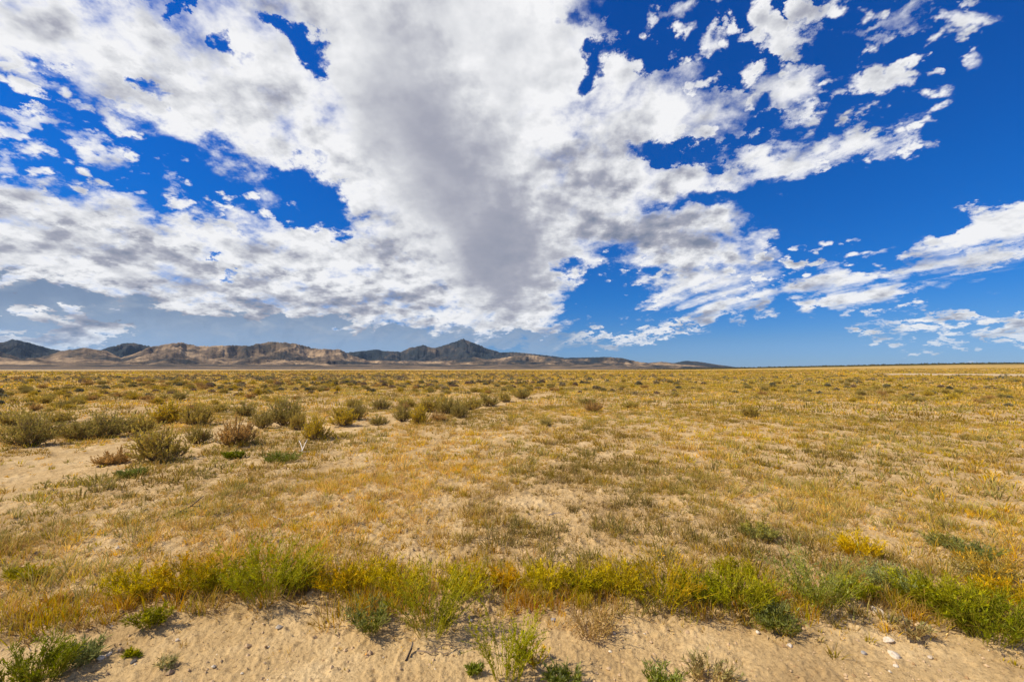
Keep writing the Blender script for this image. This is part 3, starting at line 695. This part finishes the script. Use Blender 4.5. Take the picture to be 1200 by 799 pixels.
# the many small shrubs of the plain: the largest ones in view are things, the rest one mass
def scrub_spots():
    out = []
    for (r0, r1, den, half) in ((15, 26, .16, 58), (26, 60, .34, 58), (60, 140, .15, 56), (140, 480, .02, 56)):
        x, y = scatter_polar(r0, r1, den, half)
        az = np.degrees(np.arctan2(x, y)); left = 1 - sstep(-8, 14, az)
        far_r = np.hypot(x, y)
        p = (.30 + .70 * left) * np.clip(.75 + 1.2 * fbm(x * .05, y * .05, 3, 333), .1, 1.3) * np.clip(wash_d(x, y) - .9, 0, 1)
        p = np.where((left < .5) & (far_r < 30), p * .25, p)
        below = (y * 0 + 1.0) * (y > np.interp(x, WASH[:, 0], WASH[:, 1]) - .5)          # nearer than the wash there are none
        k = RNG.random(len(x)) < p * np.where((az < 8) & (x < WASH[-1, 0]), below, 1.0)
        out.append(np.stack([x[k], y[k]], 1))
    P_ = np.concatenate(out); r = np.hypot(P_[:, 0], P_[:, 1])
    w = RNG.uniform(.35, .95, len(P_)) * np.where(r > 60, 1.25, 1); h = w * RNG.uniform(.38, .60, len(P_))
    return P_, w, h
SP, SW, SH = scrub_spots()
ok = np.ones(len(SP), bool)
for x, y, q in taken: ok &= np.hypot(SP[:, 0] - x, SP[:, 1] - y) > q + .35
SP, SW, SH = SP[ok], SW[ok], SH[ok]
order = np.argsort(-(SW * SH) / SP[:, 1] ** 2)
inview = np.abs(SP[:, 0] / SP[:, 1]) < 1.19
order = order[inview[order]]
single = order[:300 - len(HAND)]; rest = np.setdiff1d(np.arange(len(SP)), single)
ZONES = [(70, 'under the far-left mountain'), (150, 'under the rounded left hill'), (235, 'under the pale hillside'), (310, 'under the long brown ridge'),
         (400, 'under the broad brown hill'), (480, 'under the low dark ridge'), (600, 'under the dark pointed peak'), (700, 'under the small tan hills'),
         (800, 'under the last low hills'), (930, 'where the hills end'), (1060, 'under the empty horizon'), (9999, 'near the right edge')]
info = []
for i in single:
    x, y = SP[i]; px = 600 + FPX * x / y; r = math.hypot(x, y)
    zone = next(z for lim, z in ZONES if px < lim)
    dist = 'in the near plain' if r < 24 else 'in the middle distance' if r < 38 else 'far out'
    k = int(RNG.integers(0, 7)); tonew = ['grey-olive', 'yellowish', 'dark', 'brown', 'tan', 'dull grey', 'golden'][k]
    info.append((f'small {tonew} sagebrush {dist}, {zone}', px, i, k, f'small sagebrush scattered {dist}'))
info.sort(key=lambda q: (q[0], q[1]))
ORD = ['leftmost'] + [w_ + ' from left' for w_ in 'second third fourth fifth sixth seventh eighth ninth tenth eleventh twelfth thirteenth fourteenth fifteenth'.split()]
from collections import Counter
cnt = Counter(q[0] for q in info); seen = Counter()
for lab, px, i, k, grp in info:
    q = seen[lab]; seen[lab] += 1; n_ = cnt[lab]
    if n_ == 2: lab2 = ('left' if q == 0 else 'right') + ' of two: ' + lab
    elif n_ > 2: lab2 = (ORD[min(q, 14)] if q < n_ - 1 else 'rightmost') + ': ' + lab
    else: lab2 = lab
    place_sage(k, *SP[i], SW[i], SH[i], lab2, grp)

def low_shrubs(P_, w, h, nl, seed):
    r_ = np.random.default_rng(seed); n = len(P_); i = np.repeat(np.arange(n), nl); m = len(i)
    a = r_.uniform(0, 6.28, m); el = np.arcsin(r_.uniform(0, 1, m)); s = r_.uniform(.55, 1, m)
    pos = np.stack([np.cos(a) * np.cos(el) * w[i] * .45 * s, np.sin(a) * np.cos(el) * w[i] * .45 * s, np.sin(el) * h[i] * .8 * s], -1)
    d = pos / np.maximum(w[i], .01)[:, None] + np.array([0, 0, .4]) + r_.normal(0, .3, (m, 3))
    pal = np.array([[.22, .19, .105], [.28, .23, .10], [.16, .15, .09], [.27, .19, .12], [.33, .26, .14]]); col = pal[r_.integers(0, 5, n)] * r_.uniform(.8, 1.2, (n, 1))
    pos = pos + np.stack([P_[i, 0], P_[i, 1], H(P_[i, 0], P_[i, 1], False)], -1)
    return leaves(pos, d, h[i] * r_.uniform(.35, .6, m), w[i] * r_.uniform(.12, .25, m), col[i] * r_.uniform(.75, 1.2, (m, 1)))
rr_ = np.hypot(SP[rest, 0], SP[rest, 1]); nearr = rest[rr_ < 60]; farr = rest[rr_ >= 60]
parts_ = [low_shrubs(SP[farr], SW[farr], SH[farr], 26, 5)]
if len(nearr): parts_.append(low_shrubs(SP[nearr], SW[nearr], SH[nearr], 150, 6))
stuff('scrub', parts_, M_sage)

# brush along the rise on the right-hand horizon
def horizon_brush():
    n = 5200; az = np.radians(RNG.uniform(10, 66, n)); r = RNG.uniform(880, 1180, n); x, y = r * np.sin(az), r * np.cos(az)
    w = RNG.uniform(2.5, 7, n) * sstep(.05, .5, az); h = w * RNG.uniform(.25, .5, n) + .1
    v, f, c = low_shrubs(np.stack([x, y], 1), w, h, 16, 9)
    return v, f, c * np.array([.42, .48, .45])
stuff('distant_brush', [horizon_brush()], M_sage)
print('scrub spots', len(SP), 'rest', len(rest))

# ------------------------------------------------------------------ green and yellow weeds along the edge of the bare soil
GREEN = np.array([.25, .27, .012]); DGREEN = np.array([.165, .175, .012]); GREYGR = np.array([.30, .32, .13]); YEL = np.array([.66, .45, .018]); YG = np.array([.46, .41, .018])
ORNG = np.array([.66, .34, .03]); BRN = np.array([.42, .27, .11]); BLUEG = np.array([.27, .29, .085]); RUST = np.array([.45, .22, .08])
def make_weed(seed, w, h, cb, ct, stems=60, leafy=20, leaf=(.018, .042), lw=(.0040, .0072), splay=.6):
    r_ = np.random.default_rng(seed)
    a = r_.uniform(0, 6.28, stems); q = np.sqrt(r_.random(stems)); b0 = np.stack([np.cos(a) * q * w * .30, np.sin(a) * q * w * .22, 0 * a], -1)
    L_ = h * r_.uniform(.5, 1.08, stems) * (1.08 - .3 * q); out = np.stack([np.cos(a), np.sin(a), 0 * a], -1) + r_.normal(0, .25, (stems, 3)) * [1, 1, 0]
    t = np.linspace(0, 1, 7)[None, :, None]
    P_ = b0[:, None] + np.array([0, 0, 1.0]) * L_[:, None, None] * t * (1 - .10 * t) + out[:, None] * (L_ * (.15 + splay * q))[:, None, None] * t ** 1.4
    P_ += r_.normal(0, .006, P_.shape) * t
    # side shoots
    ns = stems * 3; i = r_.integers(0, stems, ns); f = r_.uniform(.25, .85, ns); k = f * 6; i0 = k.astype(int)
    s = P_[i, i0] + (P_[i, i0 + 1] - P_[i, i0]) * (k - i0)[:, None]; d = unit(P_[i, i0 + 1] - P_[i, i0]) + r_.normal(0, .55, (ns, 3)); d[:, 2] = np.abs(d[:, 2]) + .2; d = unit(d)
    Q = s[:, None] + d[:, None] * (L_[i] * r_.uniform(.18, .38, ns))[:, None, None] * t
    Vs, Fs = tubes(P_[:, ::2], np.full(stems, .0022), np.full(stems, .0010)); V2, F2 = tubes(Q[:, ::3], np.full(ns, .0013), np.full(ns, .0007))
    cs = lerp(np.array([.42, .31, .08]), lerp(cb, ct, .5), .6)
    stem = cat([(Vs, Fs, np.tile(cs, (len(Vs), 1))), (V2, F2, np.tile(cs, (len(V2), 1)))])
    A = np.concatenate([P_, Q]); wgt = np.r_[np.ones(stems), np.full(ns, .5)]; n = int(stems * leafy * 2.2)
    i = r_.choice(len(A), n, p=wgt / wgt.sum()); f = r_.uniform(.12, 1.0, n); k = np.clip(f, 0, .999) * 6; i0 = k.astype(int)
    pos = A[i, i0] + (A[i, i0 + 1] - A[i, i0]) * (k - i0)[:, None]
    d = unit(A[i, i0 + 1] - A[i, i0]) * .9 + r_.normal(0, .55, (n, 3)) + [0, 0, .15]
    tt = np.clip(pos[:, 2] / h * 1.15 - .12 + r_.normal(0, .17, n), 0, 1)[:, None]
    ti = r_.uniform(.5, 1.4, len(A))[i][:, None]
    col = lerp(cb, ct, tt ** 1.2) * ti * r_.uniform(.7, 1.3, (n, 1))
    return leaves(pos, d, r_.uniform(*leaf, n), r_.uniform(*lw, n), col), stem
def place_weed(idx, px, py, w, h, cb, ct, label, name='green_weed', cat_='plant', **kw):
    x, y = gp(px, py); y += w / FPX * y * .16; d = y
    wm, hm = w / FPX * d * .86, h / FPX * d * 1.04
    nst = int(np.clip(120 * wm * 1.35, 12, 140)); hm *= kw.pop('hs', .60); nst = kw.pop('stems', nst)
    fo, st = make_weed(3000 + idx, wm, hm, cb, ct, nst, **kw)
    t = thing(name, label, cat_, (x, y, float(H(x, y)) - .008))
    mesh_obj('foliage', *fo[:2], M_leaf, fo[2], parent=t); mesh_obj('stems', *st[:2], M_twig, st[2], parent=t)
WEEDS = [
 (20, 812, 96, 58, DGREEN, GREEN, 'dense dark green weed clump in the bottom left corner', dict(hs=.8, splay=.4)),
 (88, 780, 50, 38, BLUEG, GREYGR, 'grey-green strap-leaved tuft right beside the clump in the bottom left corner', dict(leaf=(.03, .06), lw=(.005, .009), leafy=9)),
 (191, 785, 22, 22, GREYGR, PALE, 'tiny silvery plant alone on the bare soil at lower left', dict(leaf=(.02, .04), lw=(.005, .008), leafy=8)),
 (154, 769, 13, 12, GREEN, YG, 'tiny bright green sprout on the bare soil at lower left', {}),
 (146, 712, 76, 54, YG, YEL, 'yellow weed clump at the left end of the green band', {}),
 (170, 742, 44, 36, DGREEN, YG, 'small dark green weed hanging over the bare soil below the yellow clump at left', {}),
 (205, 706, 78, 66, YG, ORNG, 'orange-yellow weed clump left of the bright green bush', {}),
 (250, 706, 76, 62, GREEN, YEL, 'green weed with yellow top, touching the left side of the bright green bush', {}),
 (304, 716, 110, 92, GREEN, YG, 'tallest bright green bush of the band, left of centre', dict(hs=.78)),
 (345, 700, 60, 64, GREEN, YEL, 'yellow-green weed on the right flank of the tall bright green bush', {}),
 (395, 706, 66, 54, YG, ORNG, 'orange-tipped weed clump above the lone dark leafy weed', {}),
 (428, 700, 66, 58, YG, YEL, 'yellow weed clump between the orange-tipped one and the overhanging green one', {}),
 (430, 748, 48, 56, DGREEN, GREYGR, 'lone dark leafy weed on the bare soil left of centre', dict(leaf=(.02, .045), lw=(.005, .009), leafy=12)),
 (468, 708, 66, 60, YG, YEL, 'yellow-green weed clump left of the overhanging green one', {}),
 (503, 750, 70, 92, DGREEN, YG, 'tall green weed overhanging the bare soil left of the centre', dict(hs=.85, leaf=(.02, .04), lw=(.004, .007))),
 (546, 708, 66, 58, YG, YEL, 'golden weed clump just right of the overhanging green one', {}),
 (592, 804, 74, 100, GREEN, YG, 'tall leafy weed with separate bottle-brush stems at bottom centre', dict(stems=34, leafy=46, leaf=(.014, .028), lw=(.004, .006), splay=.32, hs=.85)),
 (556, 792, 18, 18, GREEN, BLUEG, 'tiny green rosette left of the tall bottle-brush weed', dict(leaf=(.02, .04), lw=(.005, .008))),
 (628, 782, 26, 40, YG, ORNG, 'thin yellow weed right of the tall bottle-brush weed', dict(stems=9)),
 (662, 812, 50, 38, GREEN, GREYGR, 'grey-green leafy weed cut by the bottom edge, right of centre', dict(leaf=(.02, .04), lw=(.005, .008))),
 (590, 700, 44, 38, YEL, ORNG, 'orange weed clump at the gap in the band at centre', {}),
 (638, 706, 62, 52, YG, YEL, 'yellow-green weed clump right of the gap at centre', {}),
 (684, 706, 56, 54, GREEN, YEL, 'green weed with yellow top above the dry brown tuft', {}),
 (698, 752, 62, 54, BRN, PINK, 'dry brown tuft of thin stalks on the bare soil right of centre', dict(leafy=6)),
 (730, 708, 60, 58, YG, YEL, 'yellow weed clump left of the orange-topped one', {}),
 (780, 724, 84, 76, GREEN, ORNG, 'big orange-topped weed clump right of centre, green at its foot', dict(hs=.78)),
 (832, 716, 70, 62, GREEN, YG, 'yellow-green weed clump right of the big orange-topped one', {}),
 (876, 730, 96, 72, DGREEN, YG, 'broad dark green bush leaning toward the bare soil, right of centre', {}),
 (918, 748, 60, 44, DGREEN, GREYGR, 'low dark weed at the right foot of the broad dark green bush', {}),
 (970, 728, 78, 84, GREEN, GREYGR, 'upright bright green bush with bluish tips, alone at right', dict(hs=.78)),
 (1008, 716, 56, 40, GREEN, YG, 'low green weed at the right foot of the upright bluish-tipped bush', {}),
 (1016, 662, 62, 46, YEL, YEL, 'bright yellow weed clump behind the band at right', {}),
 (1058, 712, 66, 50, BLUEG, GREYGR, 'grey-green weed left end of the long bank of weeds at right', {}),
 (1096, 724, 84, 62, GREEN, YG, 'green weed, second in the long bank of weeds at right', {}),
 (1140, 744, 96, 72, DGREEN, YG, 'dark green weed with light tips in the middle of the long bank at right', {}),
 (1186, 764, 110, 84, DGREEN, GREEN, 'dark green weed at the right edge of the photo, lowest of the long bank', {}),
 (1168, 690, 80, 54, GREYGR, ORNG, 'orange-flecked weed above the long bank at the right edge', {}),
 (1150, 664, 50, 40, DGREEN, GREYGR, 'dark shadowy weed behind the orange-flecked one at right', {}),
 (1186, 716, 70, 50, YG, ORNG, 'orange weed behind the dark weed at the right edge', {}),
 (1108, 648, 40, 26, GREYGR, OLIVE, 'greyish weed in the dry grass at upper right of the yellow clump', {}),
 (782, 812, 48, 42, GREEN, GREYGR, 'grey-green weed at the bottom edge, lower right of centre', dict(leaf=(.02, .04), lw=(.004, .007))),
 (838, 806, 60, 52, BRN, GREYGR, 'sparse brownish weed at the bottom edge right of the grey-green one', dict(stems=26)),
 (1074, 756, 40, 26, BRN, GREYGR, 'small brown-green weed on the bare soil beside the pale stones at right', dict(stems=16)),
 (895, 640, 60, 26, GREYGR, OLIVE, 'grey-green weed patch in the dry grass above the broad dark green bush', {}),
 (20, 688, 60, 28, YG, OLIVE, 'low yellow-green weed at the left edge above the bare soil', {}),
 (60, 718, 36, 18, RUST, PINK, 'low pinkish dry weed at lower left', dict(leafy=8)),
 (870, 690, 60, 36, YG, OLIVE, 'olive weed behind the broad dark green bush', {}),
 (325, 545, 60, 22, DGREEN, BLUEG, 'low dark green weed patch in front of the broad reddish-brown sagebrush', {}),
 (270, 540, 30, 14, DGREEN, GREEN, 'small green weed at the foot of the broad reddish-brown sagebrush', {}),
 (146, 562, 46, 16, DGREEN, BLUEG, 'low green weed at the front foot of the biggest sagebrush', {}),
]
for i, (px, py, w, h, cb, ct, lab, kw) in enumerate(WEEDS):
    if py < 600: kw = dict(leaf=(.03, .06), lw=(.008, .014), leafy=10, stems=90)
    dry = 'dry' in lab
    place_weed(i, px, py, w, h, cb, ct, lab, 'dry_weed' if dry else ('green_weed' if ('green' in lab or 'dark' in lab) else 'yellow_weed' if 'yellow' in lab or 'golden' in lab else 'weed'), **kw)

# fuller, yellowish undergrowth between the clumps of the band
def band_grass():
    n = 1500; x = RNG.uniform(-6.5, 7.5, n); y = edge_y(x) + .10 + RNG.gamma(2.0, .16, n)
    kp = RNG.random(n) < np.clip(.62 + .9 * 3.0 * vnoise(x * 1.3, y * .9, 640) - .15, 0, 1); x, y = x[kp], y[kp]; n = len(x)
    s = RNG.uniform(.6, 1.2, n); i = np.repeat(np.arange(n), 16); m = len(i); th = RNG.uniform(0, 6.28, m); rad = np.sqrt(RNG.random(m)) * .06
    b = np.stack([x[i] + rad * np.cos(th), y[i] + rad * np.sin(th), H(x, y)[i] - .005], -1)
    pal = np.array([YG, YEL, ORNG, STRAW, OLIVE, RUST, GREYGR]); k = RNG.choice(7, n, p=[.22, .24, .22, .16, .08, .06, .02])
    c = pal[k][i] * RNG.uniform(.75, 1.15, (m, 1))
    out = np.stack([np.cos(th), np.sin(th), 0 * th], -1)
    return blades(b, out, RNG.uniform(.07, .21, m) * s[i], RNG.uniform(.003, .006, m), RNG.uniform(.1, .8, m), c * .85, lerp(c, STRAW, .3))
stuff('yellow_grass', [band_grass()], M_grass)

# ------------------------------------------------------------------ stones and dead branches
def stone_mesh(seed, size, col):
    r_ = np.random.default_rng(seed); n1, n2 = 7, 12; V = []
    sq = r_.uniform(.35, .6); ax = r_.uniform(.6, .95)
    for i in range(n1):
        ph = math.pi * i / (n1 - 1)
        for j in range(n2):
            a = 2 * math.pi * j / n2; V.append((math.sin(ph) * math.cos(a), math.sin(ph) * math.sin(a) * ax, math.cos(ph) * sq))
    V = np.array(V); nn = V.copy(); 
    for _ in range(14):                                    # flat broken facets
        d = unit(r_.normal(size=3)); pr = V @ d; lim = r_.uniform(.62, .85) * pr.max(); V = V - np.maximum(pr - lim, 0)[:, None] * d
    V *= 1 + .10 * fbm(nn[:, 0] * 2 + seed, nn[:, 1] * 2 + nn[:, 2] * 3, 3, seed)[:, None]
    F = [((i * n2 + j), (i * n2 + (j + 1) % n2), ((i + 1) * n2 + (j + 1) % n2), ((i + 1) * n2 + j)) for i in range(n1 - 1) for j in range(n2)]
    c = np.array(col) * (1 + .25 * fbm(V[:, 0] * 3, V[:, 1] * 3 + V[:, 2], 3, seed + 1))[:, None]
    return V * size / 2, np.array(F), c
def stone_mat():
    m, t, b = new_mat('pale_stone'); g = t.nodes.new('ShaderNodeTexCoord').outputs['Object']
    at = t.nodes.new('ShaderNodeAttribute'); at.attribute_name = 'tint'
    c = tmix(t, .8, at.outputs['Color'], tramp(t, tnoise(t, g, 60, 5, .65), [(.35, (.6, .55, .5)), (.5, (1, 1, 1)), (.7, (1.15, 1.15, 1.15))]), 'MULTIPLY')
    t.links.new(c, b.inputs['Base Color']); b.inputs['Roughness'].default_value = .85
    bp = t.nodes.new('ShaderNodeBump'); bp.inputs['Strength'].default_value = .6; bp.inputs['Distance'].default_value = .004
    t.links.new(tnoise(t, g, 90, 5, .6), bp.inputs['Height']); t.links.new(bp.outputs[0], b.inputs['Normal'])
    return m
M_stone = stone_mat()
WH = (.68, .57, .42); TN = (.52, .42, .30); GR = (.40, .36, .31)
STONES = [
 (1046, 767, 17, WH, 'white flat stone, the lowest and brightest of the pale stones at lower right'),
 (1041, 753, 14, WH, 'cream stone just above the brightest white one at lower right'),
 (1029, 727, 22, TN, 'long pale slab on the small bank below the weeds at right'),
 (1044, 735, 18, TN, 'buff stone leaning on the right end of the long pale slab'),
 (1012, 765, 10, GR, 'small grey stone left of the brightest white one at lower right'),
 (1050, 781, 9, WH, 'small white chip on the bare soil below the brightest white stone'),
 (926, 757, 10, WH, 'small white stone right of the low dark weed, under the broad green bush'),
 (888, 744, 8, WH, 'white pebble at the foot of the broad dark green bush'),
 (646, 704, 14, WH, 'angular white stone at the edge of the weeds just right of centre'),
 (662, 706, 16, TN, 'tan clod touching the angular white stone just right of centre'),
 (612, 742, 9, WH, 'white pebble behind the tall bottle-brush weed at bottom centre'),
 (552, 733, 9, WH, 'white pebble between the overhanging green weed and the bottle-brush weed'),
 (649, 731, 9, GR, 'dark grey pebble on bare soil right of centre'),
 (118, 772, 15, WH, 'white stone on the bare soil at lower left'),
 (127, 768, 8, WH, 'white chip touching the right side of the white stone at lower left'),
 (157, 775, 12, (.10, .085, .07), 'dark brown stone on the bare soil right of the white stone at lower left'),
 (208, 751, 7, WH, 'tiny white pebble under the left end of the green band'),
 (720, 745, 7, TN, 'tan pebble right of the dry brown tuft'),
 (1090, 770, 9, TN, 'tan pebble on the bare soil at far lower right'),
]
for i, (px, py, w, col, lab) in enumerate(STONES):
    x, y = gp(px, py); s = w / FPX * y * .9
    v, f, c = stone_mesh(70 + i, s, col)
    o = mesh_obj('stone', v, f, M_stone, c, smooth=False); o.location = (x, y, float(H(x, y)) + s * .10)
    o.rotation_euler = (RNG.uniform(-.3, .3), RNG.uniform(-.3, .3), RNG.uniform(0, 6)); tag(o, lab, 'stone')

def stick(pts, r0, r1, col, label, name='dead_branch', forks=()):
    """pts: (px, py, height above ground in m)"""
    def poly(pp):
        w = []
        for px, py, z in pp:
            x, y = gp(px, py); w.append((x, y, float(H(x, y)) + z))
        w = np.array(w); t = np.linspace(0, len(w) - 1, 14); i = np.clip(t.astype(int), 0, len(w) - 2); q = w[i] + (w[i + 1] - w[i]) * (t - i)[:, None]
        q += fbm(t * .9 + 5, t * 0 + len(label), 2, 9)[:, None] * np.array([.02, .02, .012]); return q
    ps = [poly(pts)] + [poly(p) for p in forks]
    o0 = ps[0][0].copy(); parts = []
    for k, p in enumerate(ps):
        q = (p - o0)[None]; v, f = tubes(q, np.array([r0 * (.6 if k else 1)]), np.array([r1])); n = len(v)
        c = np.array(col) * (1 + .35 * fbm(np.arange(n) * .35, np.zeros(n), 2, 4))[:, None]; parts.append((v, f, c))
    V, F, C = cat(parts); o = mesh_obj(name, V, F, M_twig, C); o.location = o0; tag(o, label, 'branch')
stick([(204, 611, .03), (222, 604, .045), (238, 592, .08)], .016, .006, (.10, .08, .065), 'dark dead branch lying in the dry grass at left', forks=[[(212, 608, .03), (228, 608, .03)], [(222, 603, .05), (236, 602, .03)]])
stick([(262, 612, .02), (280, 605, .06), (296, 593, .05)], .006, .003, (.42, .34, .26), 'thin pale bent twig right of the dark dead branch')
stick([(318, 612, .03), (332, 617, .025)], .009, .005, (.58, .53, .46), 'short bleached stick in the dry grass above the bright green bush')
stick([(643, 612, .04), (657, 609, .04)], .009, .005, (.66, .60, .52), 'short white stick in the dry grass at centre')
stick([(488, 765, .015), (505, 769, .02), (520, 765, .06), (532, 760, .02)], .006, .003, (.36, .27, .18), 'curved brown twig on the bare soil under the overhanging green weed', forks=[[(508, 768, .02), (520, 769, .015), (528, 764, .01)]])
stick([(476, 776, .01), (482, 764, .03), (484, 759, .045)], .010, .006, (.09, .07, .055), 'short dark stub of wood left of the curved brown twig')
stick([(1050, 744, .02), (1068, 757, .03), (1088, 745, .07)], .007, .003, (.22, .17, .11), 'dark forked twig sticking up from the bare soil at lower right', forks=[[(1064, 756, .03), (1058, 738, .09)]])
stick([(763, 774, .02), (774, 780, .02), (786, 787, .015)], .006, .003, (.16, .13, .10), 'dark thin twig on the bare soil, lower right of centre')
stick([(349, 531, .02), (354, 534, .08), (360, 526, .22)], .012, .005, (.72, .67, .60), 'bleached white twig below the lone yellow-green sagebrush', forks=[[(354, 534, .08), (350, 527, .2)], [(354, 534, .06), (364, 534, .06)]])
